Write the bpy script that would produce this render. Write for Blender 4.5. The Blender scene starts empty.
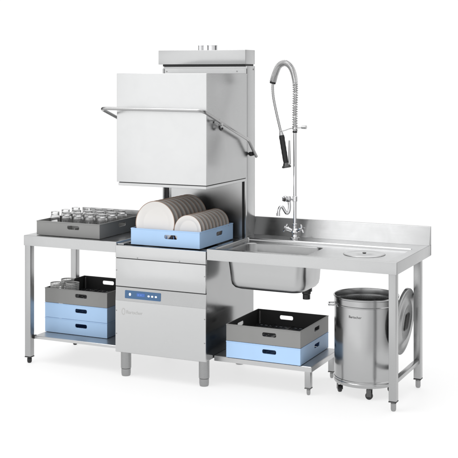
import bpy, bmesh, math, random
from mathutils import Vector, Matrix
random.seed(4)
S = bpy.context.scene
COL = S.collection
PI = math.pi

# ------------------------------------------------------------------ materials
def newmat(name):
    m = bpy.data.materials.new(name); m.use_nodes = True
    return m, m.node_tree, m.node_tree.nodes['Principled BSDF']

def plain(name, col, rough=.5, metal=0., spec=.5, var=0., bump=0., bscale=400, trans=0., ior=1.45, emis=0., coat=0.):
    m, nt, p = newmat(name)
    p.inputs['Base Color'].default_value = (*col, 1)
    p.inputs['Roughness'].default_value = rough
    p.inputs['Metallic'].default_value = metal
    p.inputs['Specular IOR Level'].default_value = spec
    p.inputs['Transmission Weight'].default_value = trans
    p.inputs['IOR'].default_value = ior
    p.inputs['Coat Weight'].default_value = coat
    if emis:
        p.inputs['Emission Color'].default_value = (*col, 1); p.inputs['Emission Strength'].default_value = emis
    if var or bump:
        tc = nt.nodes.new('ShaderNodeTexCoord')
        nz = nt.nodes.new('ShaderNodeTexNoise'); nz.inputs['Scale'].default_value = bscale; nz.inputs['Detail'].default_value = 3
        nt.links.new(tc.outputs['Object'], nz.inputs['Vector'])
        if bump:
            b = nt.nodes.new('ShaderNodeBump'); b.inputs['Strength'].default_value = bump; b.inputs['Distance'].default_value = .001
            nt.links.new(nz.outputs['Fac'], b.inputs['Height']); nt.links.new(b.outputs['Normal'], p.inputs['Normal'])
        if var:
            n2 = nt.nodes.new('ShaderNodeTexNoise'); n2.inputs['Scale'].default_value = 9; n2.inputs['Detail'].default_value = 5
            nt.links.new(tc.outputs['Object'], n2.inputs['Vector'])
            mr = nt.nodes.new('ShaderNodeMapRange'); mr.inputs['From Min'].default_value = .3; mr.inputs['From Max'].default_value = .7
            mr.inputs['To Min'].default_value = 1 - var; mr.inputs['To Max'].default_value = 1 + var
            nt.links.new(n2.outputs['Fac'], mr.inputs['Value'])
            mx = nt.nodes.new('ShaderNodeVectorMath'); mx.operation = 'SCALE'
            mx.inputs[0].default_value = col; nt.links.new(mr.outputs[0], mx.inputs['Scale'])
            nt.links.new(mx.outputs[0], p.inputs['Base Color'])
    return m

def steel(name, base=.62, rough=.24, grain=(2, 2, 300), gb=.12, var=.035, wav=.0, tint=(.993, 1, 1.004)):
    """brushed stainless sheet: stretched grain in roughness and colour, faint long waves"""
    m, nt, p = newmat(name)
    L = nt.links.new
    p.inputs['Metallic'].default_value = 1
    tc = nt.nodes.new('ShaderNodeTexCoord')
    mp = nt.nodes.new('ShaderNodeMapping'); mp.inputs['Scale'].default_value = grain
    L(tc.outputs['Object'], mp.inputs['Vector'])
    nz = nt.nodes.new('ShaderNodeTexNoise'); nz.inputs['Scale'].default_value = 1.; nz.inputs['Detail'].default_value = 4; nz.inputs['Roughness'].default_value = .7
    L(mp.outputs[0], nz.inputs['Vector'])
    r = nt.nodes.new('ShaderNodeMapRange'); r.inputs['From Min'].default_value = .3; r.inputs['From Max'].default_value = .7
    r.inputs['To Min'].default_value = rough - .02; r.inputs['To Max'].default_value = rough + .025
    L(nz.outputs['Fac'], r.inputs['Value'])
    sm = nt.nodes.new('ShaderNodeTexNoise'); sm.inputs['Scale'].default_value = 7; sm.inputs['Detail'].default_value = 6; sm.inputs['Roughness'].default_value = .6; sm.inputs['Distortion'].default_value = .6
    L(tc.outputs['Object'], sm.inputs['Vector'])
    sr = nt.nodes.new('ShaderNodeMapRange'); sr.inputs['From Min'].default_value = .35; sr.inputs['From Max'].default_value = .7
    sr.inputs['To Min'].default_value = -.01; sr.inputs['To Max'].default_value = .03; L(sm.outputs['Fac'], sr.inputs['Value'])
    ad = nt.nodes.new('ShaderNodeMath'); L(r.outputs[0], ad.inputs[0]); L(sr.outputs[0], ad.inputs[1]); L(ad.outputs[0], p.inputs['Roughness'])
    c = nt.nodes.new('ShaderNodeMapRange'); c.inputs['From Min'].default_value = .3; c.inputs['From Max'].default_value = .7
    c.inputs['To Min'].default_value = 1 - var; c.inputs['To Max'].default_value = 1 + var
    L(nz.outputs['Fac'], c.inputs['Value'])
    cs = nt.nodes.new('ShaderNodeMapRange'); cs.inputs['From Min'].default_value = .35; cs.inputs['From Max'].default_value = .7
    cs.inputs['To Min'].default_value = 1.004; cs.inputs['To Max'].default_value = .988; L(sm.outputs['Fac'], cs.inputs['Value'])
    cm = nt.nodes.new('ShaderNodeMath'); cm.operation = 'MULTIPLY'; L(c.outputs[0], cm.inputs[0]); L(cs.outputs[0], cm.inputs[1])
    sc = nt.nodes.new('ShaderNodeVectorMath'); sc.operation = 'SCALE'; sc.inputs[0].default_value = tuple(base * t for t in tint)
    L(cm.outputs[0], sc.inputs['Scale']); L(sc.outputs[0], p.inputs['Base Color'])
    big = nt.nodes.new('ShaderNodeTexNoise'); big.inputs['Scale'].default_value = 3.2; big.inputs['Detail'].default_value = 1
    L(tc.outputs['Object'], big.inputs['Vector'])
    b1 = nt.nodes.new('ShaderNodeBump'); b1.inputs['Strength'].default_value = gb; b1.inputs['Distance'].default_value = .0004
    L(nz.outputs['Fac'], b1.inputs['Height'])
    b2 = nt.nodes.new('ShaderNodeBump'); b2.inputs['Strength'].default_value = wav; b2.inputs['Distance'].default_value = .01
    L(big.outputs['Fac'], b2.inputs['Height']); L(b1.outputs[0], b2.inputs['Normal']); L(b2.outputs[0], p.inputs['Normal'])
    return m

M = {}
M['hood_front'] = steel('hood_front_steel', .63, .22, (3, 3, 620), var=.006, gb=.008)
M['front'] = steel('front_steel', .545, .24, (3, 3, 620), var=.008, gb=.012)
M['band'] = steel('band_steel_shaded', .42, .26, (3, 3, 620), var=.010, gb=.012)  # shade of the leaning band put into a darker base
M['hoodside'] = steel('hood_side_steel_shaded', .49, .24, (620, 3, 620), var=.008, gb=.02)  # darker copy of the hood steel, carries the shade of its side
M['side'] = steel('side_steel_shaded', .365, .17, (4, 4, 500), var=.02, gb=.03, wav=.04)  # base darkened so the cabinet side looks shaded
M['column'] = steel('column_steel', .51, .23, (500, 500, 3), var=.012, gb=.03)
M['inner'] = steel('inner_steel', .55, .30, (400, 400, 3), var=.015, gb=.03, wav=.04)
M['top'] = steel('tabletop_steel', .46, .23, (3, 500, 60), var=.015, gb=.03, wav=.02)
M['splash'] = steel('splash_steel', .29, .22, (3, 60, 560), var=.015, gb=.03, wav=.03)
M['apron'] = steel('apron_steel', .49, .26, (3, 500, 500), var=.008, gb=.012)
M['cover'] = steel('cover_steel', .60, .35, (3, 500, 500), var=.008, gb=.012)
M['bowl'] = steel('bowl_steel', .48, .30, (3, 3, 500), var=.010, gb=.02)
M['bowlin'] = steel('bowl_inner_steel_shaded', .34, .28, (3, 3, 500), var=.012, gb=.03)  # shade inside the basin put into a darker base
M['leg'] = steel('leg_steel', .42, .28, (500, 500, 3), var=.015, gb=.03)
M['foot'] = steel('foot_steel', .34, .26, (3, 3, 400), var=.015, gb=.02)
M['shelf'] = steel('shelf_steel', .54, .34, (3, 400, 300), var=.015, gb=.03)
M['binm'] = steel('bin_steel', .44, .20, (3, 3, 560), var=.015, gb=.04)
M['lidm'] = steel('lid_steel', .36, .26, (400, 400, 400), var=.01, gb=.01)
M['chrome'] = plain('chrome', (.72, .72, .73), .07, 1)
M['satin'] = plain('satin_chrome', (.55, .55, .55), .22, 1)
M['tube'] = plain('handle_tube_steel', (.43, .43, .43), .2, 1, var=.03)
M['dark'] = plain('gap_shade', (.02, .02, .021), .5)  # near-black standing in for shade in gaps, slots and the well
M['darksteel'] = plain('dark_steel', (.12, .12, .12), .35, 1)
M['rubber'] = plain('black_rubber', (.016, .016, .017), .45, bump=.2)
M['blackp'] = plain('black_plastic', (.02, .02, .021), .35)
M['blue'] = plain('light_blue_plastic', (.45, .65, .92), .45, spec=.35, var=.02, bump=.15, bscale=700)
M['grey'] = plain('grey_plastic', (.27, .27, .265), .38, spec=.4, var=.03, bump=.15, bscale=700)
M['greymid'] = plain('grey_plastic_inner', (.27, .27, .265), .4)
M['blue_floor_shaded'] = plain('blue_plastic_floor_shaded', (.20, .38, .75), .45)  # darker blue, shade on the rack floor put into the colour
M['grey_shaded'] = plain('grey_plastic_shaded', (.045, .045, .045), .4)  # darkened grey, shade inside the racks put into the colour
M['blueshade'] = plain('blue_plastic_inner_shaded', (.26, .44, .78), .42)  # darker blue for inner wall faces, shade put into the colour
M['cutlery'] = plain('pale_grey_plastic', (.62, .62, .61), .4)
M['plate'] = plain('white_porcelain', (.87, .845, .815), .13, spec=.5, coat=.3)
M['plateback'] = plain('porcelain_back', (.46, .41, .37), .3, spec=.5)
M['rimline'] = plain('tan_rim_line', (.42, .29, .22), .3)
M['panelblue'] = plain('control_panel_blue', (.028, .105, .235), .3, coat=.5)
M['dispblue'] = plain('display_blue', (.03, .12, .42), .12, coat=.5, emis=.06)
M['white'] = plain('white_print', (.85, .87, .9), .4)
M['faint'] = plain('faint_grey_print', (.46, .46, .45), .5)
M['print'] = plain('dark_print', (.05, .05, .05), .5)
M['screw'] = plain('screw_steel', (.3, .3, .3), .3, 1)

def glassmat():
    m, nt, p = newmat('clear_glass')
    p.inputs['Base Color'].default_value = (1, 1, 1, 1)
    p.inputs['Roughness'].default_value = .02
    p.inputs['Transmission Weight'].default_value = .90
    p.inputs['IOR'].default_value = 1.48
    return m
M['glass'] = glassmat()

# ------------------------------------------------------------------ mesh helpers
class MB:
    def __init__(s): s.bm = bmesh.new(); s.mi = 0
    def _new(s, f):
        n0 = len(s.bm.verts); f(); return
    def box(s, x0, x1, y0, y1, z0, z1, bev=0., seg=2, M4=None):
        b = bmesh.new()
        bmesh.ops.create_cube(b, size=1)
        for v in b.verts:
            v.co = Vector((x0 + (v.co.x + .5) * (x1 - x0), y0 + (v.co.y + .5) * (y1 - y0), z0 + (v.co.z + .5) * (z1 - z0)))
        if bev: bmesh.ops.bevel(b, geom=list(b.edges), offset=bev, segments=seg, affect='EDGES', profile=.5)
        for f in b.faces:
            f.normal_update(); f.smooth = max(abs(c) for c in f.normal) < .9999
        if M4: b.transform(M4)
        s.merge(b, True); return s
    def merge(s, b, keep=False, big=None):
        me = bpy.data.meshes.new('t')
        if not keep:
            for f in b.faces: f.smooth = True if big is None else f.calc_area() < big
        for f in b.faces: f.material_index = s.mi if f.material_index == 0 else f.material_index
        b.to_mesh(me); b.free(); s.bm.from_mesh(me); bpy.data.meshes.remove(me)
    def lathe(s, prof, n=48, M4=None, close=False):
        """prof: list of (r, z[, material index]) revolved about z"""
        b = bmesh.new(); rings = []
        for q in prof:
            r, z = q[0], q[1]
            if r < 1e-6: rings.append([b.verts.new((0, 0, z))])
            else: rings.append([b.verts.new((r * math.cos(2 * PI * i / n), r * math.sin(2 * PI * i / n), z)) for i in range(n)])
        pairs = list(zip(rings[:-1], rings[1:], prof[1:]))
        if close: pairs.append((rings[-1], rings[0], prof[0]))
        for A, B, q in pairs:
            mi = q[2] if len(q) > 2 else 0
            for i in range(n):
                j = (i + 1) % n
                if len(A) == 1 and len(B) == 1: continue
                if len(A) == 1: f = b.faces.new((A[0], B[j], B[i]))
                elif len(B) == 1: f = b.faces.new((A[i], A[j], B[0]))
                else: f = b.faces.new((A[i], A[j], B[j], B[i]))
                f.material_index = mi
        bmesh.ops.recalc_face_normals(b, faces=list(b.faces))
        if M4: b.transform(M4)
        s.merge(b); return s
    def cyl(s, p0, p1, r, n=20, r1=None, bev=.0):
        p0, p1 = Vector(p0), Vector(p1); d = p1 - p0; L = d.length
        R = d.to_track_quat('Z', 'Y').to_matrix().to_4x4(); R.translation = p0
        r1 = r if r1 is None else r1
        if bev: pr = [(0, 0), (r - bev, 0), (r, bev), (r1, L - bev), (r1 - bev, L), (0, L)]
        else: pr = [(0, 0), (r, 0), (r1, L), (0, L)]
        return s.lathe(pr, n, R)
    def tube(s, pts, r, n=12, cap=True, radii=None):
        pts = [Vector(p) for p in pts]; b = bmesh.new(); rings = []
        T = []
        for i in range(len(pts)):
            a = pts[max(i - 1, 0)]; c = pts[min(i + 1, len(pts) - 1)]; T.append((c - a).normalized())
        up = Vector((0, 0, 1)) if abs(T[0].z) < .9 else Vector((0, 1, 0))
        N = (up - T[0] * up.dot(T[0])).normalized()
        for i, p in enumerate(pts):
            N = (N - T[i] * N.dot(T[i])).normalized(); B = T[i].cross(N)
            rr = radii[i] if radii else r
            rings.append([b.verts.new(p + (N * math.cos(2 * PI * k / n) + B * math.sin(2 * PI * k / n)) * rr) for k in range(n)])
        for A, Bq in zip(rings[:-1], rings[1:]):
            for k in range(n): b.faces.new((A[k], A[(k + 1) % n], Bq[(k + 1) % n], Bq[k]))
        if cap: b.faces.new(rings[0][::-1]); b.faces.new(rings[-1])
        bmesh.ops.recalc_face_normals(b, faces=list(b.faces))
        s.merge(b); return s
    def loft(s, loops, cap0=False, cap1=False, flip=False, big=None):
        b = bmesh.new(); R = [[b.verts.new(p) for p in lp] for lp in loops]
        n = len(R[0])
        for A, B in zip(R[:-1], R[1:]):
            for k in range(n):
                f = b.faces.new((A[k], A[(k + 1) % n], B[(k + 1) % n], B[k]))
        if cap0: b.faces.new(R[0][::-1])
        if cap1: b.faces.new(R[-1])
        if flip: bmesh.ops.reverse_faces(b, faces=list(b.faces))
        s.merge(b, big=big); return s
    def fill(s, loops, up=(0, 0, 1)):
        b = bmesh.new(); E = []
        for lp in loops:
            vs = [b.verts.new(p) for p in lp]
            for i in range(len(vs)): E.append(b.edges.new((vs[i], vs[(i + 1) % len(vs)])))
        bmesh.ops.triangle_fill(b, edges=E, use_beauty=True, use_dissolve=False, normal=up)
        for f in b.faces:
            f.normal_update()
            if f.normal.dot(Vector(up)) < 0: f.normal_flip()
        s.merge(b, big=0.); return s
    def out(s, name, mats, parent=None, loc=None, angle=35):
        """link as one mesh object; vertices were built in world space unless the parent is a local prototype"""
        me = bpy.data.meshes.new(name)
        off = Vector(parent.location) if parent is not None else Vector(loc or (0, 0, 0))
        if parent is not None and parent.parent is not None: off = off + Vector(parent.parent.location)
        for v in s.bm.verts: v.co -= off
        bmesh.ops.remove_doubles(s.bm, verts=list(s.bm.verts), dist=1e-6)
        s.bm.to_mesh(me); s.bm.free()
        for m in (mats if isinstance(mats, (list, tuple)) else [mats]): me.materials.append(m)
        me.set_sharp_from_angle(angle=math.radians(angle))
        o = bpy.data.objects.new(name, me); COL.objects.link(o)
        if parent is not None: o.parent = parent
        else: o.location = off
        return o

def rrect(x0, x1, y0, y1, z, r, n=6):
    pts = []
    for cx, cy, a0 in ((x1 - r, y1 - r, 0), (x0 + r, y1 - r, 90), (x0 + r, y0 + r, 180), (x1 - r, y0 + r, 270)):
        for i in range(n + 1):
            a = math.radians(a0 + 90 * i / n); pts.append((cx + r * math.cos(a), cy + r * math.sin(a), z))
    return pts

def tag(o, label=None, cat=None, group=None, kind=None):
    if label: o['label'] = label
    if cat: o['category'] = cat
    if group: o['group'] = group
    if kind: o['kind'] = kind
    return o
def empty(name, loc, label, cat, group=None):
    o = bpy.data.objects.new(name, None); COL.objects.link(o); o.location = loc; o.empty_display_size = .05
    return tag(o, label, cat, group)
def kids(o): return [c for c in list(COL.objects) if c.parent == o]
def copy_tree(o, parent=None):
    c = o.copy(); COL.objects.link(c)
    if parent is not None: c.parent = parent
    for ch in kids(o): copy_tree(ch, c)
    return c
def smooth_path(P, n=8):
    """Catmull-Rom through P"""
    P = [Vector(p) for p in P]; out = []
    Q = [P[0] * 2 - P[1]] + P + [P[-1] * 2 - P[-2]]
    for i in range(1, len(Q) - 2):
        p0, p1, p2, p3 = Q[i - 1:i + 3]
        for k in range(n):
            t = k / n
            out.append(.5 * ((2 * p1) + (p2 - p0) * t + (2 * p0 - 5 * p1 + 4 * p2 - p3) * t * t + (3 * p1 - p0 - 3 * p2 + p3) * t ** 3))
    out.append(P[-1]); return out
def text(name, body, size, mat, parent, origin, xdir, ydir, depth=.0004, shear=0, bold=0):
    cu = bpy.data.curves.new(name, 'FONT'); cu.body = body; cu.size = size; cu.extrude = depth; cu.shear = shear; cu.offset = bold
    t = bpy.data.objects.new('tmp', cu); COL.objects.link(t)
    dg = bpy.context.evaluated_depsgraph_get(); dg.update()
    me = bpy.data.meshes.new_from_object(t.evaluated_get(dg)); bpy.data.objects.remove(t)
    X = Vector(xdir).normalized(); Y = Vector(ydir).normalized(); Z = X.cross(Y)
    R = Matrix((X, Y, Z)).transposed().to_4x4(); R.translation = Vector(origin)
    me.transform(R)
    off = Vector(parent.location)
    if parent.parent is not None: off += Vector(parent.parent.location)
    me.transform(Matrix.Translation(-off))
    me.materials.clear(); me.materials.append(mat)
    o = bpy.data.objects.new(name, me); me.name = name; COL.objects.link(o); o.parent = parent
    return o

# ------------------------------------------------------------------ setting: white studio sweep
VD = Vector((-.4243, .9055, 0)); RD = Vector((.9055, .4243, 0))
b = MB()
c0 = Vector((.75, .45, 0))
pts = [c0 - VD * 2.2 - RD * 2.6, c0 - VD * 2.2 + RD * 2.6, c0 + VD * 22 + RD * 6.5, c0 + VD * 22 - RD * 6.5]
bm = bmesh.new(); bm.faces.new([bm.verts.new(p) for p in pts]); b.merge(bm)
floor_m = plain('glowing_white_floor', (.27, .27, .27), .65, spec=.2)      # added glow keeps the ground white and washes out shadows
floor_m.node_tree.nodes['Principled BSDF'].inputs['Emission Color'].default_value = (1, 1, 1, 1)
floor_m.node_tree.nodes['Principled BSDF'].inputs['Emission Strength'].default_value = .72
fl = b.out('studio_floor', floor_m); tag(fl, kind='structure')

# ------------------------------------------------------------------ dishwasher
DW = empty('hood_dishwasher', (.335, .37, 0), 'tall stainless steel pass-through dishwasher with raised square hood, between the two tables', 'dishwasher')
W0, W1 = .008, .663
b = MB()
b.box(W0 + .003, W1 - .003, .018, .736, .165, .806)
b.out('body', M['side'], DW)
b = MB()      # side panels, folded sheet
b.bm.free()
for x0, x1 in ((W0, W0 + .0028), (W1 - .0028, W1)):
    b = MB(); b.box(x0, x1, .014, .74, .163, .8525, .001, 1); b.out('side_panel', M['side'], DW)
# deck with the wash well
b = MB()
o_ = rrect(W0 + .0035, W1 - .0035, .004, .736, .8520, .004, 3); h_ = rrect(.045, .625, .035, .572, .8520, .03, 6)
b.fill([o_, h_]); 
h2 = [(x, y, .846) for x, y, z in h_]; h3 = rrect(.05, .62, .04, .567, .812, .03, 6)
b.loft([h_, h2, h3], flip=True)
b.out('wash_deck', M['inner'], DW)
b = MB(); b.box(.05, .62, .04, .567, .808, .813)
b.out('wash_well', M['dark'], DW)  # near-black sheet for the shade inside the well
b = MB()
for y in (.075, .30, .525): b.box(.015, .655, y - .006, y + .006, .8523, .8563, .001, 1)
b.out('rack_rail', M['darksteel'], DW)
# front panels
b = MB(); b.box(W0, W1, 0, .016, .7735, .8535, .0025, 3); b.out('top_front_panel', M['front'], DW)
b = MB(); b.box(W0 + .001, W1 - .001, .0, .016, .5905, .7695, .002, 2); b.out('middle_front_panel', M['front'], DW)
b = MB(); b.box(W0 + .002, W1 - .002, .006, .017, .16, .85); b.out('panel_backing', M['dark'], DW)
# lower door sheet: control band leaning back slightly above a flat face
b = MB()
def sheet(prof, x0, x1, y1):
    lp0 = [(x0, y, z) for y, z in prof] + [(x0, y1, prof[-1][1]), (x0, y1, prof[0][1])]
    lp1 = [(x1, y, z) for x, y, z in lp0]
    return lp0, lp1
A, B = sheet([(.002, .1615), (.0, .164), (0, .4945), (.0, .496)], W0, W1, .0155)
b.loft([A, B], True, True, big=2e-4); bmesh.ops.recalc_face_normals(b.bm, faces=list(b.bm.faces))
b.out('lower_front_panel', M['front'], DW)
b = MB()
A, B = sheet([(.0002, .4965), (.005, .583), (.0062, .5845)], W0, W1, .0155)
b.loft([A, B], True, True, big=2e-4); bmesh.ops.recalc_face_normals(b.bm, faces=list(b.bm.faces))
b.out('control_band', M['band'], DW)
tiltv = Vector((0, .0048, .0865)).normalized()
def bandY(z): return .0002 + (z - .4965) / .0865 * .0048
# control panel
b = MB(); R = Matrix.Shear('XY', 4, (0, 0)) 
x0, x1, z0, z1 = .078, .342, .5145, .5665
pl = rrect(x0, x1, z0, z1, 0, .005, 4)
b.loft([[(x, bandY(z) - .0002, z) for x, z, _ in pl], [(x, bandY(z) - .0016, z) for x, z, _ in pl]], False, True)
bmesh.ops.recalc_face_normals(b.bm, faces=list(b.bm.faces))
CP = b.out('control_panel', M['panelblue'], DW)
def onband(name, mat, x0, x1, z0, z1, r=.003, lift=.0017, d=.0008):
    b = MB(); pl = rrect(x0, x1, z0, z1, 0, r, 5)
    b.loft([[(x, bandY(z) - lift, z) for x, z, _ in pl], [(x, bandY(z) - lift - d, z) for x, z, _ in pl]], False, True)
    bmesh.ops.recalc_face_normals(b.bm, faces=list(b.bm.faces))
    return b.out(name, mat, CP)
onband('display', M['dispblue'], .166, .226, .532, .5535)
onband('power_button', M['white'], .108, .124, .532, .551, .007)
for x in (.246, .272, .299): onband('button', M['white'], x, x + .016, .534, .546, .0055)
# a digit line on the display
text('display_text', '60  85', .012, M['white'] if False else plain('display_glow', (.18, .34, .75), .4, emis=.1), CP, (.173, bandY(.54) - .0029, .5385), (1, 0, 0), tiltv, depth=.0001)
# maker's mark and name, faint grey print
b = MB(); R = Matrix.Rotation(PI / 2, 4, 'X'); R.translation = Vector((.067, -.0001, .4265))
b.lathe([(.0095, 0), (.0095, .0004), (.0135, .0004), (.0135, 0)], 32, R @ Matrix.Diagonal((1, 1.7, 1, 1)))
b.out('maker_mark', M['faint'], DW)
text('maker_name', 'Bartscher', .031, M['faint'], DW, (.087, -.0005, .4155), (1, 0, 0), (0, 0, 1), depth=.0003)
# screws
for x, z in ((.172, .7805), (.478, .7805), (.015, .692), (.655, .698), (.015, .43), (.655, .43), (.015, .28), (.655, .28)):
    b = MB(); b.cyl((x, -.0022, z), (x, .001, z), .004, 14, bev=.001); b.out('screw', M['screw'], DW)
for y, z in ((.03, .48), (.03, .70), (.30, .80)):
    b = MB(); b.cyl((W1 - .001, y, z), (W1 + .002, y, z), .0045, 14, bev=.001); b.out('screw', M['screw'], DW)
# feet
for x, y in ((.058, .05), (.627, .05), (.058, .63), (.612, .625)):
    b = MB(); b.lathe([(0, .164), (.034, .164), (.034, .052), (.0325, .050)], 32, Matrix.Translation((x, y, 0)))
    b.lathe([(.0285, .0515), (.0285, .049), (.031, .047), (.031, .018), (.029, .004), (.027, .0), (0, 0)], 32, Matrix.Translation((x, y, 0)))
    f = b.out('foot', M['foot'], DW)
# column (rear cabinet)
cx0, cx1 = .030, .672
b = MB(); b.box(cx0, cx1, .613, .745, .8535, 2.022, .002, 2)
CO = b.out('column', M['column'], DW)
b = MB(); b.box(cx0 + .065, cx1 - .035, .6065, .6135, .856, 2.006, .001, 1); b.out('front_cover', M['inner'], CO)
b = MB(); b.box(cx0 + .001, cx1 - .001, .6035, .6132, 1.94, 2.008, .001, 1); b.out('cover_strip', M['column'], CO)
for x in (cx0 + .028, cx1 - .022):
    b = MB(); b.box(x - .011, x + .011, .6085, .6134, .856, 1.96); b.out('guide_slot', M['dark'], CO)
for x in (cx0 + .006, cx1 - .006):
    b = MB(); b.box(x - .005, x + .005, .594, .613, .856, 2.004, .001, 1); b.out('guide_rail', M['column'], CO)
for x in (.06, .6):
    b = MB(); b.cyl((x, .6015, 1.985), (x, .604, 1.985), .005, 14); b.out('screw', M['screw'], CO)
b = MB(); b.box(.001, .668, .592, .752, 2.034, 2.131, .002, 2); HD = b.out('column_cap', M['column'], CO)
b = MB(); b.box(.03, .662, .604, .74, 2.0205, 2.0345); b.out('cap_gap_shade', M['dark'], CO)  # dark block standing for the shadow under the cap
b = MB()
b.cyl((cx1 - .0005, .72, 2.0), (cx1 + .002, .72, 2.0), .006, 14); b.out('screw', M['screw'], CO)
for x, r, h in ((.300, .019, .034), (.387, .036, .034)):
    b = MB(); b.lathe([(r * .8, 0), (r, 0), (r, h - .003), (r + .002, h - .002), (r + .002, h), (r * .8, h), (r * .8, 0)], 28, Matrix.Translation((x, .66, 2.1305)))
    b.out('vent_pipe', M['chrome'], CO)
# hood
hx0, hx1, hy0, hy1, hz0, hz1 = .036, .683, -.03, .586, 1.270, 1.970
b = MB()
b.box(hx0 + .0015, hx1 - .0015, hy0 + .0105, hy1, hz1 - .004, hz1 - .0005)
b.box(hx0, hx0 + .003, hy0 + .0105, hy1, hz0, hz1, .001, 1)
b.box(hx1 - .003, hx1, hy0 + .0105, hy1, hz0, hz1, .001, 1)
b.box(hx0 + .0031, hx1 - .0031, hy1 - .004, hy1 - .001, hz0, hz1 - .005)
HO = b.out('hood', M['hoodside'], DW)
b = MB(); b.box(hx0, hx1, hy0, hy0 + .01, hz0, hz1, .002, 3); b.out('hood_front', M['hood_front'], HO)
b = MB()      # folded drip edge below the hood, an inner liner
for q in ((hx0 + .009, hx1 - .004, hy0 + .004, hy0 + .014), (hx0 + .009, hx1 - .004, hy1 - .02, hy1 - .006), (hx0 + .009, hx0 + .018, hy0 + .0141, hy1 - .0201), (hx1 - .014, hx1 - .004, hy0 + .0141, hy1 - .0201)):
    b.box(*q, hz0 - .023, hz0 - .005, .0012, 1)
b.out('drip_edge', M['front'], HO)
b = MB(); b.box(hx0 + .02, hx1 - .02, hy0 + .02, hy1 - .02, hz0 + .03, hz0 + .034); b.out('hood_liner', M['inner'], HO)
b = MB(); b.box(hx0 + .012, hx1 - .007, hy0 + .0105, hy1 - .01, hz0 - .0048, hz0 + .004)
b.out('shadow_line', M['dark'], HO)  # dark strip painting the shadow line above the drip edge
# hood handle
b = MB()
lx, rx = -.006, .722
P = [(lx, .648, 1.415), (lx, .515, 1.532), (lx, -.09, 1.726)]
def corner(p, q, r, rad, n=6):
    p, q, r = Vector(p), Vector(q), Vector(r); a = q + (p - q).normalized() * rad; c = q + (r - q).normalized() * rad
    return [a * (1 - t) ** 2 + q * 2 * t * (1 - t) + c * t * t for t in [i / n for i in range(n + 1)]]
A0, A1, A2, A3, A4, A5 = (lx, .655, 1.408), (lx, .52, 1.530), (lx, -.165, 1.748), (rx, -.165, 1.742), (rx, .52, 1.530), (rx, .655, 1.408)
path = [Vector(A0)] + corner(A0, A1, A2, .03) + corner(A1, A2, A3, .045, 8) + corner(A2, A3, A4, .045, 8) + corner(A3, A4, A5, .03) + [Vector(A5)]
b.tube(path, .0105, 16)
HA = b.out('handle', M['tube'], DW)
for x, sx in ((rx, 1), (lx, -1)):
    b = MB(); xw = hx1 if sx > 0 else hx0
    b.cyl((xw - sx * .001, .095, 1.672), (x, .095, 1.672), .010, 16)
    b.cyl((x + sx * .010, .10, 1.650), (x - sx * .018, .10, 1.650), .012, 18, bev=.002)
    b.box(min(xw, x) + .004, max(xw, x) - .004, .07, .125, 1.652, 1.668, .002, 1)
    b.out('bracket', M['satin'], HA)
    b = MB(); b.tube(smooth_path([(x - sx * .012, .10, 1.642), (x - sx * .012, .105, 1.622), (x - sx * .012, .128, 1.612), (x - sx * .012, .145, 1.622)]), .0065, 10); b.out('hook', M['blackp'], HA)
    b = MB(); b.cyl((x - sx * .045, .628, 1.428), (x - sx * .004, .628, 1.428), .011, 18, bev=.002)
    b.box(x - sx * .022 - .010, x - sx * .022 + .010, .605, .640, 1.414, 1.442, .003, 1)
    b.out('pivot', M['blackp'], HA)

# ------------------------------------------------------------------ tables
T = .871; TA = .802
def tabletop(x0, x1, y0, y1, z, za, holes=(), r=.004):
    b = MB()
    L = [rrect(x0 + i, x1 - i, y0 + i, y1 - i, zz, max(r - i, .0012), 3) for i, zz in ((.004, z), (.0012, z - .0012), (0, z - .004), (0, za), (.002, za), (.002, z - .006))]
    b.loft(L, flip=True, big=8e-4)
    t = MB(); t.fill([[(x, y, zz) for x, y, zz in L[0]]] + list(holes))
    return b, t
# left table
LT = empty('work_table', (-.36, .36, 0), 'plain stainless steel table on the left, holding the rack of glasses', 'table')
b, t = tabletop(-.727, .004, .0165, .664, T, TA); b.out('apron', M['apron'], LT); t.out('tabletop', M['top'], LT)
b = MB()
b.box(-.665, .003, .652, .664, T - .001, .996, .003, 2); b.out('backsplash', M['splash'], LT)
b = MB(); b.box(.0045, .052, .03, .60, .8535, .8605, .001, 1); b.out('connecting_flange', M['front'], LT)
def leg(x, y, z0, z1, w, parent, foot=None, name='leg', mat='leg', fr=.016, capm='blackp'):
    b = MB(); b.box(x - w / 2, x + w / 2, y - w / 2, y + w / 2, z0, z1, .003, 3); l = b.out(name, M[mat], parent)
    b = MB(); b.box(x - w / 2 - .001, x + w / 2 + .001, y - w / 2 - .001, y + w / 2 + .001, z0 - .006, z0, .001, 1); b.out('end_cap', M[capm], l)
    b = MB(); b.lathe([(0, z0 - .005), (fr * .85, z0 - .005), (fr * .85, z0 - .012), (fr, z0 - .014), (fr, .012), (fr * .85, .003), (fr * .6, 0), (0, 0)], 20, Matrix.Translation((x, y, 0)))
    b.out('foot', foot or M['foot'], l)
    return l
leg(-.699, .0445, .046, TA + .03, .046, LT, M['rubber'])
leg(-.693, .600, .046, TA + .03, .046, LT, M['rubber'])
for q in ((-.672, -.66, .052, .064), (-.672, -.66, .585, .60)):
    b = MB(); b.box(q[0] - .006, q[1], q[2], q[3] + .012, .164, .188, .002, 1); b.out('shelf_bracket', M['blackp'], LT)
L = [rrect(-.668 + i, .002, .052 + i, .70 - i, z, .006 - i, 3) for i, z in ((.003, .185), (.0, .182), (0, .166), (.002, .166), (.002, .180))]
b = MB(); b.loft(L, flip=True, big=8e-4); b.fill([L[0]]); b.fill([L[-1]], (0, 0, -1)); b.out('undershelf', M['shelf'], LT)

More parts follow.
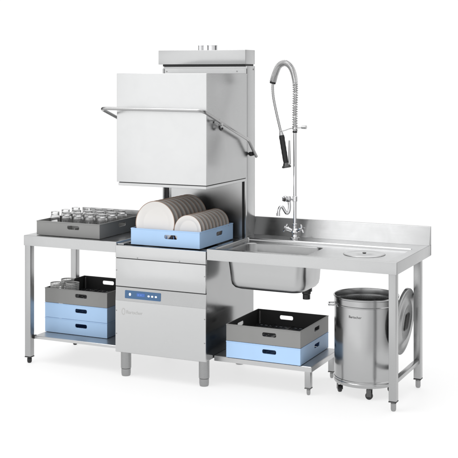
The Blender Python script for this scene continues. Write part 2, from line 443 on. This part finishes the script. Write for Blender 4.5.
# sink table
ST = empty('sink_table', (1.27, .39, 0), 'long stainless steel sink table with basin, backsplash and round waste hole, right of the dishwasher', 'sink table')
sx0, sx1, sy0, sy1 = .6645, 1.8935, .007, .772
rec = rrect(.700, 1.832, .046, .560, T, .012, 5)
b, t = tabletop(sx0, sx1, sy0, sy1, T, TA, [rec]); b.out('apron', M['apron'], ST); b = t
rz = T - .016
rec1 = rrect(.702, 1.830, .048, .558, T - .002, .012, 5); rec2 = rrect(.7047, 1.8273, .0507, .5547, rz + .001, .012, 5); rec3 = rrect(.707, 1.825, .053, .552, rz, .012, 5)
b.loft([rec, rec1, rec2, rec3], flip=True, big=8e-4)
hole = rrect(.752, 1.284, .090, .470, rz, .055, 8)
WCX, WCY = 1.591, .330
def circ(x, y, r, z, n=40): return [(x + r * math.cos(2 * PI * i / n), y + r * math.sin(2 * PI * i / n), z) for i in range(n)]
wh = circ(WCX, WCY, .085, rz)
b.fill([rec3, hole, wh])
TT = b.out('tabletop', M['top'], ST)
# bowl
b = MB()
def bl(i, z, r): return rrect(.752 + i, 1.284 - i, .090 + i, .470 - i, z, r, 8)
b.loft([bl(0, rz, .055), bl(.004, rz - .002, .055), bl(.007, rz - .008, .055), bl(.012, .72, .06), bl(.016, .665, .06), bl(.021, .642, .06), bl(.034, .625, .06), bl(.055, .616, .055), bl(.09, .612, .05)], False, True, flip=True)
BW = b.out('basin', M['bowlin'], ST, angle=60)
b = MB()      # outer skin of the basin
b.loft([bl(-.003, rz - .004, .058), bl(.010, .72, .062), bl(.0135, .665, .062), bl(.0185, .640, .062), bl(.032, .621, .062), bl(.054, .612, .057), bl(.088, .608, .05)], False, True, flip=False)
bmesh.ops.recalc_face_normals(b.bm, faces=list(b.bm.faces)); b.out('basin_shell', M['bowl'], ST, angle=60)
b = MB(); b.lathe([(0, .6135), (.030, .6135), (.034, .6150), (.036, .6135), (.036, .6125)], 28, Matrix.Translation((1.19, .35, 0))); b.out('drain_strainer', M['satin'], ST)
b = MB(); b.lathe([(0, .610), (.036, .610), (.036, .590), (.028, .587), (.028, .575), (.024, .570), (.024, .540), (0, .540)], 28, Matrix.Translation((1.20, .355, 0))); b.out('drain_outlet', M['blackp'], ST)
# raised splash at the back, leaning slightly
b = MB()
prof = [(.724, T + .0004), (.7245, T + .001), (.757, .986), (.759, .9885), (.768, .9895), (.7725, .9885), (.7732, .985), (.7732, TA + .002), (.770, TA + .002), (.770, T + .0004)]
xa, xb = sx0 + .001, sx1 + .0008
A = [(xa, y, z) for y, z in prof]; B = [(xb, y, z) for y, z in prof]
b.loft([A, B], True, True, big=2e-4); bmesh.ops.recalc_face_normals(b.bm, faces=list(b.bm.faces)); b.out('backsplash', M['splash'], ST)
leg(1.861, .046, .060, TA + .03, .046, ST, capm='blackp')
leg(1.861, .580, .060, TA + .03, .046, ST, capm='blackp')
b = MB(); b.box(1.8455, 1.8765, .070, .556, .155, .180, .002, 2); b.out('brace', M['leg'], ST)
b = MB(); b.box(1.849, 1.872, .0695, .076, .16, .186, .001, 1); b.out('brace_clip', M['blackp'], ST)
# waste hole: chute and its cover
b = MB(); b.lathe([(.086, rz), (.082, rz - .006), (.072, rz - .03), (.060, .760), (.0585, .760), (.070, rz - .03), (.080, rz - .006), (.0845, rz + .0006), (.086, rz + .0006)], 44, Matrix.Translation((WCX, WCY, 0))); b.out('waste_chute', M['satin'], ST)
WL = empty('waste_hole_cover', (WCX, WCY, rz), 'round flat steel cover with small knob, set in the right end of the sink table', 'cover')
b = MB(); b.lathe([(0, rz + .005), (.045, rz + .005), (.048, rz + .0035), (.098, rz + .0035), (.105, rz + .005), (.123, rz + .005), (.129, rz + .0025), (.130, rz + .0012), (0, rz + .0012)], 64, Matrix.Translation((WCX, WCY, 0))); b.out('disc', M['cover'], WL)
b = MB(); b.lathe([(0, rz + .012), (.010, rz + .0115), (.013, rz + .009), (.010, rz + .007), (.009, rz + .0048)], 24, Matrix.Translation((WCX, WCY, 0))); b.out('knob', M['darksteel'], WL)

# low shelf unit on its own legs
SH = empty('low_shelf', (.99, .35, 0), 'low stainless steel shelf under the sink, carrying two stacked racks', 'shelf')
L = [rrect(.6655, 1.327 - i, .110 + i, .602 - i, z, .006 - i, 3) for i, z in ((.003, .180), (.0, .177), (0, .148), (.002, .148), (.002, .176))]
b = MB(); b.loft(L, flip=True, big=8e-4); b.fill([L[0]]); b.fill([L[-1]], (0, 0, -1)); b.out('shelf_top', M['shelf'], SH)
for x, y in ((1.296, .140), (1.296, .560)):
    leg(x, y, .046, .148, .038, SH, fr=.012, capm='darksteel')

# ------------------------------------------------------------------ racks
def wall(b, x0, x1, y, z0, z1, t, hole, flipaxis=False, outer=-1):
    """one wall with a rounded grip hole; built along x at y..y+t"""
    hx, hz, hw, hh = hole
    n = 6; H = rrect(hx - hw / 2, hx + hw / 2, hz - hh / 2, hz + hh / 2, 0, hh * .38, n)
    O = [(x0, z0), (x1, z0), (x1, z1), (x0, z1)]
    tr = (lambda x, yy, z: (yy, x, z)) if flipaxis else (lambda x, yy, z: (x, yy, z))
    for yy, s in ((y, -1), (y + t, 1)):
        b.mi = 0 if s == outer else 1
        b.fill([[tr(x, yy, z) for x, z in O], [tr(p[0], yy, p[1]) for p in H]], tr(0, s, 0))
        b.mi = 0
    for LP in (O, [(p[0], p[1]) for p in H]):
        bb = bmesh.new(); A = [bb.verts.new(tr(x, y, z)) for x, z in LP]; B = [bb.verts.new(tr(x, y + t, z)) for x, z in LP]
        for i in range(len(LP)): bb.faces.new((A[i], A[(i + 1) % len(LP)], B[(i + 1) % len(LP)], B[i]))
        b.merge(bb)
def make_rack(name, loc, colour, label, cat, group, h=.105, pegs=False, cells=False, floor='grey_shaded'):
    root = empty(name, loc, label, cat, group)
    X, Y, Z = loc; s = .25; t = .005; inner = (M['greymid'] if cells else M['grey_shaded']) if colour is M['grey'] else M['blueshade']
    if cells: floor = 'greymid'
    b = MB()
    hl = (0, .064, .094, .027)
    zb = Z + .002
    q = .043      # grips sit right of centre, seen from outside
    wall(b, X - s, X + s, Y - s, zb, Z + h, t, (X + q, Z + hl[1], hl[2], hl[3]))
    wall(b, X - s, X + s, Y + s - t, zb, Z + h, t, (X - q, Z + hl[1], hl[2], hl[3]), outer=1)
    wall(b, Y - s + t, Y + s - t, X - s, zb, Z + h, t, (Y - q, Z + hl[1], hl[2], hl[3]), True)
    wall(b, Y - s + t, Y + s - t, X + s - t, zb, Z + h, t, (Y + q, Z + hl[1], hl[2], hl[3]), True, 1)
    # rolled outer rim, standing proud of the wall, and the foot the next rack nests on
    bmesh.ops.recalc_face_normals(b.bm, faces=list(b.bm.faces))
    for sx in (-1, 1):
        for sy in (-1, 1):
            b.box(X + sx * (s - .018) - .004, X + sx * (s - .018) + .004, Y + sy * (s - .009) - .0035, Y + sy * (s - .009) + .0035, zb, Z + h - .01)
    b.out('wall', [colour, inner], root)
    b = MB()
    for sy in (-1, 1): b.box(X - s - .0015, X + s + .0015, Y + sy * s - (.0015 if sy < 0 else -.0004), Y + sy * s + (.0015 if sy > 0 else -.0004), Z + h - .006, Z + h - .0008, .0004, 1)
    for sx in (-1, 1): b.box(X + sx * s - (.0015 if sx < 0 else -.0004), X + sx * s + (.0015 if sx > 0 else -.0004), Y - s + .001, Y + s - .001, Z + h - .006, Z + h - .0008, .0004, 1)
    b.out('rim', colour, root)
    b = MB(); n = 14
    for i in range(n):
        p = -s + t + (i + .5) * (2 * s - 2 * t) / n
        b.box(X + p - .004, X + p + .004, Y - s + t, Y + s - t, Z + .006, Z + .011)
        b.box(X - s + t, X + s - t, Y + p - .004, Y + p + .004, Z + .0065, Z + .0125)
    for i in range(3):
        p = -.125 + .125 * i
        b.box(X + p - .009, X + p + .009, Y - s + t, Y + s - t, Z + .004, Z + .0145)
        b.box(X - s + t, X + s - t, Y + p - .009, Y + p + .009, Z + .0035, Z + .0155)
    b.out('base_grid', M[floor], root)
    if cells:
        b = MB()
        for i in range(1, 5): b.box(X - s + .1 * i - .0015, X - s + .1 * i + .0015, Y - s + t, Y + s - t, Z + .016, Z + .060)
        for j in range(1, 4): b.box(X - s + t, X + s - t, Y - s + .125 * j - .0015, Y - s + .125 * j + .0015, Z + .016, Z + .0595)
        b.out('divider_grid', M[floor], root)
    if pegs:
        b = MB(); b.cyl((X, Y, Z), (X, Y, Z + .054), .0042, 8, .0025); pg = b.out('peg', M[floor], root)
        for i in range(9):
            for j in range(10):
                q = pg if i + j == 0 else pg.copy()
                if q is not pg: COL.objects.link(q); q.parent = root
                q.location = (-.205 + .05125 * i, -.225 + .049 * j, .012)
    return root
GR, BL = M['grey'], M['blue']
make_rack('glass_rack', (-.402, .312, T + .001), GR, 'grey plastic rack full of upturned glasses on the left table', 'dish rack', None, h=.098, cells=True)
make_rack('dish_rack', (.345, .300, .857), BL, 'light blue plastic rack full of plates under the open hood', 'dish rack', None, h=.108, pegs=True, floor='blue_floor_shaded')
lz = .186; hh = .102
make_rack('dish_rack', (-.418, .434, lz), BL, 'blue rack on the left undershelf, bottom of three', 'dish rack', None, h=hh, floor='blue_floor_shaded')
make_rack('dish_rack', (-.4175, .433, lz + hh), BL, 'blue rack under the left table, between a blue and a grey rack', 'dish rack', None, h=hh, floor='blue_floor_shaded')
make_rack('dish_rack', (-.418, .4335, lz + 2 * hh), GR, 'grey rack topping the stack of three under the left table, with cutlery cups in it', 'dish rack', None, h=hh)
make_rack('dish_rack', (1.007, .352, .181), BL, 'blue rack on the low shelf below the sink, under a grey rack', 'dish rack', None, h=.105, floor='blue_floor_shaded')
make_rack('dish_rack', (1.007, .3525, .286), GR, 'empty grey rack below the sink, upper one of two', 'dish rack', None, h=.106)

# ------------------------------------------------------------------ glasses
gz = T + .001 + .021
root = empty('drinking_glass', (-.61, .23, gz), 'clear drinking glass standing upside down in the grey rack', 'glass', 'upturned glasses in the rack on the left table')
h = .122
prof = [(.0300, 0), (.0315, .001), (.0325, .004), (.0328, .070), (.0325, .088), (.0305, .094), (.0285, .097), (.0280, .100), (.0288, .103), (.0290, .110), (.0286, .119), (.0266, .1218), (.018, h), (0, h - .002),
        (0, .106), (.018, .105), (.0245, .100), (.0250, .096), (.0275, .091), (.0302, .085), (.0306, .068), (.0303, .004), (.0300, 0)]
b = MB(); b.lathe(prof, 28, Matrix.Translation((-.61, .23, gz)))
bmesh.ops.remove_doubles(b.bm, verts=list(b.bm.verts), dist=1e-5); bmesh.ops.recalc_face_normals(b.bm, faces=list(b.bm.faces))
b.out('glass_wall', M['glass'], root, angle=50)
rows = ('front', 'middle', 'back'); cols = ('leftmost', 'second from the left', 'central', 'second from the right', 'rightmost')
for j, y in enumerate((.225, .355, .485)):
    for i in range(5):
        g = root if (i == 0 and j == 0) else copy_tree(root)
        g.location = (-.612 + .0955 * i, y, gz); g.rotation_euler.z = random.random() * 6
        g['label'] = '%s glass in the %s row of upturned glasses' % (cols[i], rows[j])

# ------------------------------------------------------------------ plates
def make_plate(name, R, loc, label, group, tilt):
    root = empty(name, loc, label, 'plate', group); root.rotation_euler = (PI / 2 - tilt, 0, 0)
    k = R / .14
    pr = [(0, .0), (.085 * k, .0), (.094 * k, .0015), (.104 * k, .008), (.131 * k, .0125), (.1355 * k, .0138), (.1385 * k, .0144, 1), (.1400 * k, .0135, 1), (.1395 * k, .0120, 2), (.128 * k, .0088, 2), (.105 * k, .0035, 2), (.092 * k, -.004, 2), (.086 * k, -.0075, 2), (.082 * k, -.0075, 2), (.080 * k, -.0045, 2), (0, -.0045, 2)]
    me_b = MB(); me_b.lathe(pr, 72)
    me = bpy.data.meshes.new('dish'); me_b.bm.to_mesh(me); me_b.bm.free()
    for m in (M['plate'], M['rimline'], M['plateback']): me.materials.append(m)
    me.polygons.foreach_set('use_smooth', [True] * len(me.polygons)); me.set_sharp_from_angle(angle=math.radians(50))
    o = bpy.data.objects.new('dish', me); COL.objects.link(o); o.parent = root
    return root
ords = ['Frontmost', 'Second', 'Third', 'Fourth', 'Fifth', 'Sixth', 'Seventh', 'Eighth', 'Rearmost']
tl = math.radians(5)
p1 = make_plate('dinner_plate', .143, (.246, .098, 1.0), '', 'large plates standing in the blue rack', tl)
p2 = make_plate('side_plate', .0985, (.484, .098, .965), '', 'small plates standing in the blue rack', tl)
for k in range(9):
    a = p1 if k == 0 else copy_tree(p1); a.location = (.254 + .0045 * k, .098 + .0495 * k, .999 + .0008 * k); a.rotation_euler = (PI / 2 - tl - random.uniform(-.015, .015), random.uniform(-.1, .1), random.uniform(-.012, .012))
    c = p2 if k == 0 else copy_tree(p2); c.location = (.492 + .0008 * k, .098 + .0495 * k, .965); c.rotation_euler = (PI / 2 - tl - random.uniform(-.018, .018), random.uniform(-.1, .1), random.uniform(-.015, .015))
    w = ords[k] + (' large dinner plate' if k in (0, 8) else ' large dinner plate from the front')
    a['label'] = w + ' upright on the left side of the blue rack'
    w = ords[k] + (' small white plate' if k in (0, 8) else ' small plate from the front')
    c['label'] = w + ' upright on the right side of the blue rack'

# ------------------------------------------------------------------ cutlery cups
cz = lz + 2 * hh + .0165
root = empty('cutlery_basket', (0, 0, 0), '', 'cutlery basket', 'perforated cutlery cups in the grey rack')
b = MB(); r = .0455; H = .114
nb = 26
for i in range(nb):
    a = 2 * PI * i / nb; x, y = r * math.cos(a), r * math.sin(a)
    b.cyl((x * .9, y * .9, .002), (x, y, H - .003), .0019, 6)
b.out('bars', M['cutlery'], root)
b = MB()
for z in (.012, .024, .036, .048, .060, .072, .084, .096, .108):
    rr = r * (.9 + .1 * z / H)
    b.lathe([(rr - .0018, z - .0018), (rr + .0018, z - .0018), (rr + .0018, z + .0018), (rr - .0018, z + .0018)], 32, close=True)
b.lathe([(r - .0022, H - .005), (r + .0022, H - .005), (r + .0022, H), (r - .0022, H)], 32, close=True)
b.out('rings', M['cutlery'], root)
b = MB(); b.lathe([(0, 0), (r * .92, 0), (r * .92, .004), (0, .004)], 32); b.out('base', M['cutlery'], root)
for k, (x, y, lab) in enumerate(((-.607, .240, 'pale grey perforated cutlery cup nearest the front left corner of the grey rack'), (-.616, .385, 'pale grey perforated cutlery cup behind the front ones, beside the rear table leg'), (-.512, .288, 'pale grey perforated cutlery cup, rightmost in the grey rack under the left table'))):
    g = root if k == 0 else copy_tree(root); g.location = (x, y, cz); g['label'] = lab; g.rotation_euler.z = k * .4

# ------------------------------------------------------------------ waste bin
bx, by, br = 1.597, .352, .197
WB = empty('waste_bin', (bx, by, 0), 'round stainless steel waste bin on black castors under the right end of the sink table', 'waste bin')
TM = Matrix.Translation((bx, by, 0))
b = MB()
b.lathe([(0, .082), (br - .006, .082), (br - .001, .086), (br, .092), (br, .548), (br - .0008, .5500), (br - .0035, .5525), (br - .0035, .095), (0, .090)], 96, TM)
b.out('drum', M['binm'], WB)
b = MB()
b.lathe([(br + .0004, .548), (br + .0045, .551), (br + .0045, .5555), (br + .0015, .559), (br + .002, .592), (br + .006, .596), (br + .0065, .602), (br + .003, .6055), (br - .002, .604), (br - .0035, .598), (br - .0034, .548)], 96, TM, close=True)
b.out('rim', M['binm'], WB)
b = MB()
b.lathe([(br + .0004, .110), (br + .003, .108), (br + .003, .100), (br + .0005, .098), (br + .0035, .094), (br + .0035, .080), (br, .074), (br - .02, .072), (br - .02, .0815), (br + .0002, .082)], 96, TM, close=True)
b.out('base_ring', M['binm'], WB)
b = MB(); b.lathe([(br - .0034, .566), (br - .022, .566), (br - .0225, .563), (br - .0225, .535), (br - .0205, .535), (br - .0205, .561), (br - .0034, .563)], 96, TM, close=True); b.out('lid_seat', M['apron'], WB)
for s_ in (-1, 1):
    d = RD * s_; c = Vector((bx, by, .545)) + d * (br + .001); tn = Vector((-d.y, d.x, 0))
    b = MB()
    b.tube(smooth_path([c + tn * .04, c + tn * .038 + d * .03, c + d * .036 + tn * .02, c + d * .036 - tn * .02, c - tn * .038 + d * .03, c - tn * .04], 5), .0055, 10)
    b.out('handle', M['chrome'], WB)
b = MB()
text_dir = Vector((-VD.x, -VD.y, 0))
# label on the drum: small dark name, wrapped at its azimuth
lp = Vector((bx, by, .515)) + (text_dir * math.cos(.62) - RD * math.sin(.62)).normalized() * (br + .0012)
nd = (text_dir * math.cos(.62) - RD * math.sin(.62)).normalized(); xd = Vector((-nd.y, nd.x, 0))
if xd.dot(RD) < 0: xd = -xd
def wraptext(body, size, mat, parent, zc, phi0, R, shear=.0):
    o = text('maker_name', body, size, mat, parent, (bx, by, 0), (1, 0, 0), (0, 1, 0), depth=.0002, shear=shear, bold=.0001)
    xs = [v.co.x for v in o.data.vertices]; w = max(xs)
    off = Vector(parent.location)
    for v in o.data.vertices:
        a = (v.co.x - w / 2) / R + phi0; rr = R + .0008 + v.co.z
        n = text_dir * math.cos(a) + RD * math.sin(a)
        v.co = Vector((n.x * rr, n.y * rr, zc + v.co.y))
    return o
b.bm.free()
wraptext('Bartscher', .021, M['print'], WB, .492, -.48, br)
for k, (cxx, cyy) in enumerate(((1.447, .285), (1.662, .205), (1.735, .415), (1.53, .50))):
    b = MB()
    for s_ in (-1, 1):
        b.box(-.0165 if s_ < 0 else .0125, -.0125 if s_ < 0 else .0165, -.017, .014, .018, .064, .002, 1, Matrix.Translation((cxx, cyy, 0)) @ Matrix.Rotation(.6 + k, 4, 'Z'))
    b.cyl((cxx, cyy, .060), (cxx, cyy, .082), .016, 18)
    cs = b.out('castor', M['darksteel'], WB)
    b = MB()
    Rm = Matrix.Translation((cxx, cyy, .0225)) @ Matrix.Rotation(.6 + k, 4, 'Z') @ Matrix.Rotation(PI / 2, 4, 'Y')
    b.lathe([(0, -.011), (.018, -.011), (.0225, -.007), (.0225, .007), (.018, .011), (0, .011)], 28, Rm)
    b.out('wheel', M['rubber'], cs)

# bin lid hooked on the side of the bin
lidn = (RD * .90 + (-VD) * .42 + Vector((0, 0, -.10))).normalized()
lc = Vector((bx, by, .440)) + RD * (br + .040) - VD * .02 
zq = lidn.to_track_quat('Z', 'Y').to_matrix().to_4x4(); zq.translation = lc
BLD = empty('bin_lid', tuple(lc), 'round steel lid hooked upright on the right side of the waste bin', 'lid')
b = MB(); b.lathe([(.203, -.016), (.205, -.016), (.205, -.002), (.203, .001), (.196, .002), (.185, -.001), (.150, -.001), (.140, .003), (.120, .010), (.110, .012), (.095, .008), (.080, .008), (.0, .008), (0, .006), (.095, .006), (.110, .010), (.140, .001), (.15, -.003), (.196, -.001), (.203, -.004), (.203, -.016)], 80, zq)
b.out('disc', M['lidm'], BLD)
b = MB()
for k in (-1, 0, 1): b.tube(smooth_path([zq @ Vector((.024 * k - .012, -.05, .008)), zq @ Vector((.024 * k - .008, -.035, .013)), zq @ Vector((.024 * k + .008, .035, .013)), zq @ Vector((.024 * k + .012, .05, .008))], 5), .0045, 8)
b.out('grip', M['darksteel'], BLD)
b = MB(); b.tube(smooth_path([lc - lidn * .002 + Vector((0, 0, .07)), lc - lidn * .018 + Vector((0, 0, .12)), lc - lidn * .034 + Vector((0, 0, .115)), lc - lidn * .036 + Vector((0, 0, .09))], 5), .004, 8)
b.out('hook', M['satin'], BLD)

# ------------------------------------------------------------------ pre-rinse spray tap
tx, ty = 1.002, .655
TP = empty('spray_tap', (tx, ty, T), 'tall chrome pre-rinse tap with spring hose and black spray gun, behind the sink', 'tap')
b = MB()
b.lathe([(0, T + .001), (.034, T + .001), (.034, T + .006), (.024, T + .010), (.021, T + .016), (.021, T + .030), (.026, T + .036), (.027, T + .050), (.022, T + .060), (.015, T + .066), (.0145, T + .085), (.0155, T + .086), (.0155, T + .098), (.0125, T + .100)], 32, Matrix.Translation((tx, ty, 0)))
b.out('mixer_body', M['chrome'], TP)
for s_ in (-1, 1):
    d = Vector((s_ * .86, -.35, .42)).normalized(); p = Vector((tx, ty, T + .042)) + d * .018
    b = MB(); b.cyl(p, p + d * .034, .011, 20, .013); b.cyl(p + d * .034, p + d * .040, .016, 20); 
    e1 = d.cross(Vector((0, 0, 1))).normalized(); e2 = d.cross(e1)
    q = p + d * .052
    for e in (e1, e2): b.tube([q - e * .029, q - e * .02, q, q + e * .02, q + e * .029], .006, 10, radii=[.0055, .0075, .008, .0075, .0055])
    b.cyl(p + d * .040, q + d * .010, .011, 20, .009, bev=.001)
    b.out('valve_handle', M['chrome'], TP)
b = MB(); b.cyl((tx, ty, T + .095), (tx, ty, 1.580), .0112, 24); b.out('riser_pipe', M['chrome'], TP)
b = MB(); b.cyl((tx, ty, 1.575), (tx, ty, 1.590), .0155, 24, bev=.002); b.out('collar', M['blackp'], TP)
# hose path
dx = -.015
hp = [(tx, ty, 1.588), (tx, ty, 1.72), (tx + .003, ty, 1.86), (tx - .004, ty, 1.945), (tx - .029, ty, 2.012), (tx - .071, ty, 2.040), (tx - .114, ty - .002, 2.022), (tx - .141, ty - .005, 1.965), (tx - .155, ty - .008, 1.915)]
SP = smooth_path(hp, 14)
b = MB(); b.tube(SP, .0105, 10)
b.out('inner_hose', M['satin'], TP)
# spring: helix about the path, tight in the arc, open on the upright
def helix(path, pitchf, rf, wire):
    L = [0]
    for a, c in zip(path[:-1], path[1:]): L.append(L[-1] + (c - a).length)
    tot = L[-1]; pts = []; ph = 0; s_ = 0; N = Vector((0, -1, 0)); k = 0
    while s_ < tot:
        while k < len(L) - 2 and L[k + 1] < s_: k += 1
        f = (s_ - L[k]) / max(L[k + 1] - L[k], 1e-9); p = path[k].lerp(path[k + 1], f); t = (path[k + 1] - path[k]).normalized()
        n = (N - t * N.dot(t)).normalized(); bb = t.cross(n)
        pts.append(p + (n * math.cos(ph) + bb * math.sin(ph)) * rf(s_ / tot))
        st = 14; ph += 2 * PI / st; s_ += pitchf(s_ / tot) / st
    return pts
def pf(u): return .0155 if u < .40 else (.0155 - (u - .40) / .15 * .0082 if u < .55 else .0073)
def rf(u): return .0168 if u < .45 else (.0168 + (u - .45) * .008)
b = MB(); b.tube(helix(SP, pf, rf, .0025), .0030, 6)
b.out('spring', M['satin'], TP)
e = SP[-1]; d = (SP[-1] - SP[-3]).normalized()
b = MB(); b.cyl(e - d * .004, e + d * .014, .0205, 24, bev=.003); b.out('spring_cap', M['blackp'], TP)
hs = smooth_path([e, e + Vector((.000, -.004, -.05)), (tx - .145, ty - .02, 1.80), (tx - .119, ty - .03, 1.70), (tx - .092, ty - .04, 1.61), (tx - .078, ty - .045, 1.56)], 12)
b = MB(); b.tube(hs, .0085, 12, radii=[.0085 + .0007 * math.sin(i * 2.2) for i in range(len(hs))])
b.out('hose', M['satin'], TP)
g0, g1 = Vector((tx - .078, ty - .045, 1.56)), Vector((tx - .038, ty - .06, 1.365))
u_ = (g1 - g0).normalized()
b = MB(); b.cyl(g0 - u_ * .02, g0 + u_ * .002, .0125, 20, .016); b.out('gun_connector', M['chrome'], TP)
b = MB()
gp = [g0 + u_ * .002 + (g1 - g0) * k / 12 for k in range(13)]
b.tube(gp, .015, 18, radii=[.017, .019, .0175, .0185, .0175, .0185, .0175, .0185, .0175, .018, .0175, .016, .015])
b.out('gun_grip', M['rubber'], TP)
b = MB(); b.cyl(g1 - u_ * .012, g1 + u_ * .006, .018, 24, .024); b.cyl(g1 + u_ * .006, g1 + u_ * .020, .031, 28, bev=.004); b.out('spray_head', M['darksteel'], TP)
b = MB()
lv = smooth_path([g1 - u_ * .004 + Vector((.020, 0, 0)), g1 - u_ * .02 + Vector((.027, 0, 0)), g1 - u_ * .07 + Vector((.035, 0, 0)), g1 - u_ * .13 + Vector((.044, 0, 0)), g1 - u_ * .165 + Vector((.050, 0, 0))], 5)
b.tube(lv, .008, 10, radii=[.0105 - .0055 * i / len(lv) for i in range(len(lv))]); b.out('gun_lever', M['satin'], TP)
b = MB(); b.cyl((tx, ty, 1.598), (tx, ty, 1.622), .0165, 20)
b.tube(smooth_path([(tx + .010, ty, 1.608), (tx - .03, ty - .01, 1.603), (tx - .062, ty - .04, 1.590), (tx - .088, ty - .062, 1.585)], 5), .0035, 8)
b.cyl((tx + .012, ty, 1.610), (tx + .05, ty, 1.612), .005, 14); b.cyl((tx + .046, ty, 1.612), (tx + .082, ty, 1.614), .010, 18, .013, bev=.002)
b.out('hose_hook', M['satin'], TP)
# bib tap with swan spout on the riser
b = MB()
vz = 1.135
b.cyl((tx, ty, vz - .018), (tx, ty, vz + .018), .0165, 22, bev=.002)
b.cyl((tx - .002, ty, vz), (tx - .036, ty - .02, vz), .0105, 18)
b.lathe([(0, -.02), (.015, -.018), (.0185, -.008), (.0185, .008), (.015, .018), (0, .02)], 24, Matrix.Translation((tx - .038, ty - .022, vz)))
b.out('spout_valve', M['chrome'], TP)
b = MB()
b.cyl((tx - .042, ty - .035, vz + .002), (tx - .052, ty - .062, vz + .004), .014, 20, .019, bev=.002)
for a in range(5):
    an = a * 2 * PI / 5; b.cyl((tx - .050, ty - .055, vz + .003), (tx - .050 + .021 * math.cos(an), ty - .057, vz + .003 + .021 * math.sin(an)), .0055, 10, bev=.001)
b.out('spout_knob', M['chrome'], TP)
b = MB()
sp = smooth_path([(tx - .034, ty - .022, vz - .010), (tx - .030, ty - .022, vz - .045), (tx - .033, ty - .024, vz - .080), (tx - .045, ty - .030, vz - .096), (tx - .060, ty - .036, vz - .076), (tx - .073, ty - .042, vz - .054), (tx - .087, ty - .048, vz - .056), (tx - .094, ty - .052, vz - .076), (tx - .097, ty - .054, vz - .100)], 7)
b.tube(sp, .0104, 16); b.cyl(sp[-1] + Vector((0, 0, .006)), sp[-1] - Vector((0, 0, .012)), .0125, 18, bev=.001)
b.out('spout', M['chrome'], TP)

# ------------------------------------------------------------------ world: white backdrop plus invented glows
w = bpy.data.worlds.new('World'); S.world = w; w.use_nodes = True
nt = w.node_tree; nt.nodes.clear(); Lk = nt.links.new
tc = nt.nodes.new('ShaderNodeTexCoord')
def lobe(d, a0, a1, amp):
    """amp inside a0 degrees of direction d, falling smoothly to 0 at a1"""
    d = Vector(d).normalized()
    dp = nt.nodes.new('ShaderNodeVectorMath'); dp.operation = 'DOT_PRODUCT'; dp.inputs[1].default_value = d
    Lk(tc.outputs['Generated'], dp.inputs[0])
    m = nt.nodes.new('ShaderNodeMapRange'); m.interpolation_type = 'SMOOTHSTEP'
    m.inputs['From Min'].default_value = math.cos(math.radians(a1)); m.inputs['From Max'].default_value = math.cos(math.radians(a0))
    m.inputs['To Min'].default_value = 0; m.inputs['To Max'].default_value = amp
    Lk(dp.outputs['Value'], m.inputs['Value']); return m.outputs[0]
def add(a, c):
    n = nt.nodes.new('ShaderNodeMath'); n.operation = 'ADD'
    for i, q in enumerate((a, c)):
        if isinstance(q, (int, float)): n.inputs[i].default_value = q
        else: Lk(q, n.inputs[i])
    return n.outputs[0]
val = .15
for L_ in (((-.42, -.9, .05), 10, 60, 1.22),       # added glow front left, brightens the front faces
           ((0, .15, 1), 20, 60, 1.55),           # added glow from overhead
           ((.46, .90, .0), 12, 32, .80),         # added glow behind right, lifts the side faces
           ((.75, -.6, .2), 12, 52, .75)):  # added glow front right, for plates and right-hand faces
    val = add(val, lobe(*L_))
mix = nt.nodes.new('ShaderNodeMix'); mix.data_type = 'FLOAT'
Lk(lobe((-.4243, .9055, -.12), 27, 40, 1.), mix.inputs[0]); Lk(val, mix.inputs[2]); mix.inputs[3].default_value = 1.03
bg = nt.nodes.new('ShaderNodeBackground'); Lk(mix.outputs[0], bg.inputs['Color']); bg.inputs['Strength'].default_value = 1
wo = nt.nodes.new('ShaderNodeOutputWorld'); Lk(bg.outputs[0], wo.inputs['Surface'])

def added_softbox(loc, target, sx, sy, power):
    l = bpy.data.lights.new('added_softbox', 'AREA'); l.shape = 'RECTANGLE'; l.size = sx; l.size_y = sy; l.energy = power
    o = bpy.data.objects.new('added_softbox', l); COL.objects.link(o); o.location = loc
    o.rotation_euler = (Vector(target) - Vector(loc)).to_track_quat('-Z', 'Y').to_euler(); return o
added_softbox((-.7, -1.9, 5.6), (.6, .3, .8), 3.2, 3.2, 95)  # unseen lamp added overhead as a soft key light

# ------------------------------------------------------------------ camera
cd = bpy.data.cameras.new('Camera'); cam = bpy.data.objects.new('Camera', cd); COL.objects.link(cam)
cam.location = (3.7142, -6.1689, 1.9544); cam.rotation_euler = (PI / 2, 0, math.radians(25.1063))
cd.sensor_width = 36; cd.lens = 36 * 1099.894 / 458; cd.shift_y = (75.895 - 229) / 458; cd.clip_end = 200
S.camera = cam
S.view_settings.view_transform = 'Standard'; S.view_settings.look = 'None'; S.view_settings.exposure = 0
S.cycles.max_bounces = 14; S.cycles.transmission_bounces = 12; S.cycles.glossy_bounces = 6
S.cycles.caustics_reflective = False; S.cycles.caustics_refractive = False; S.cycles.blur_glossy = .5
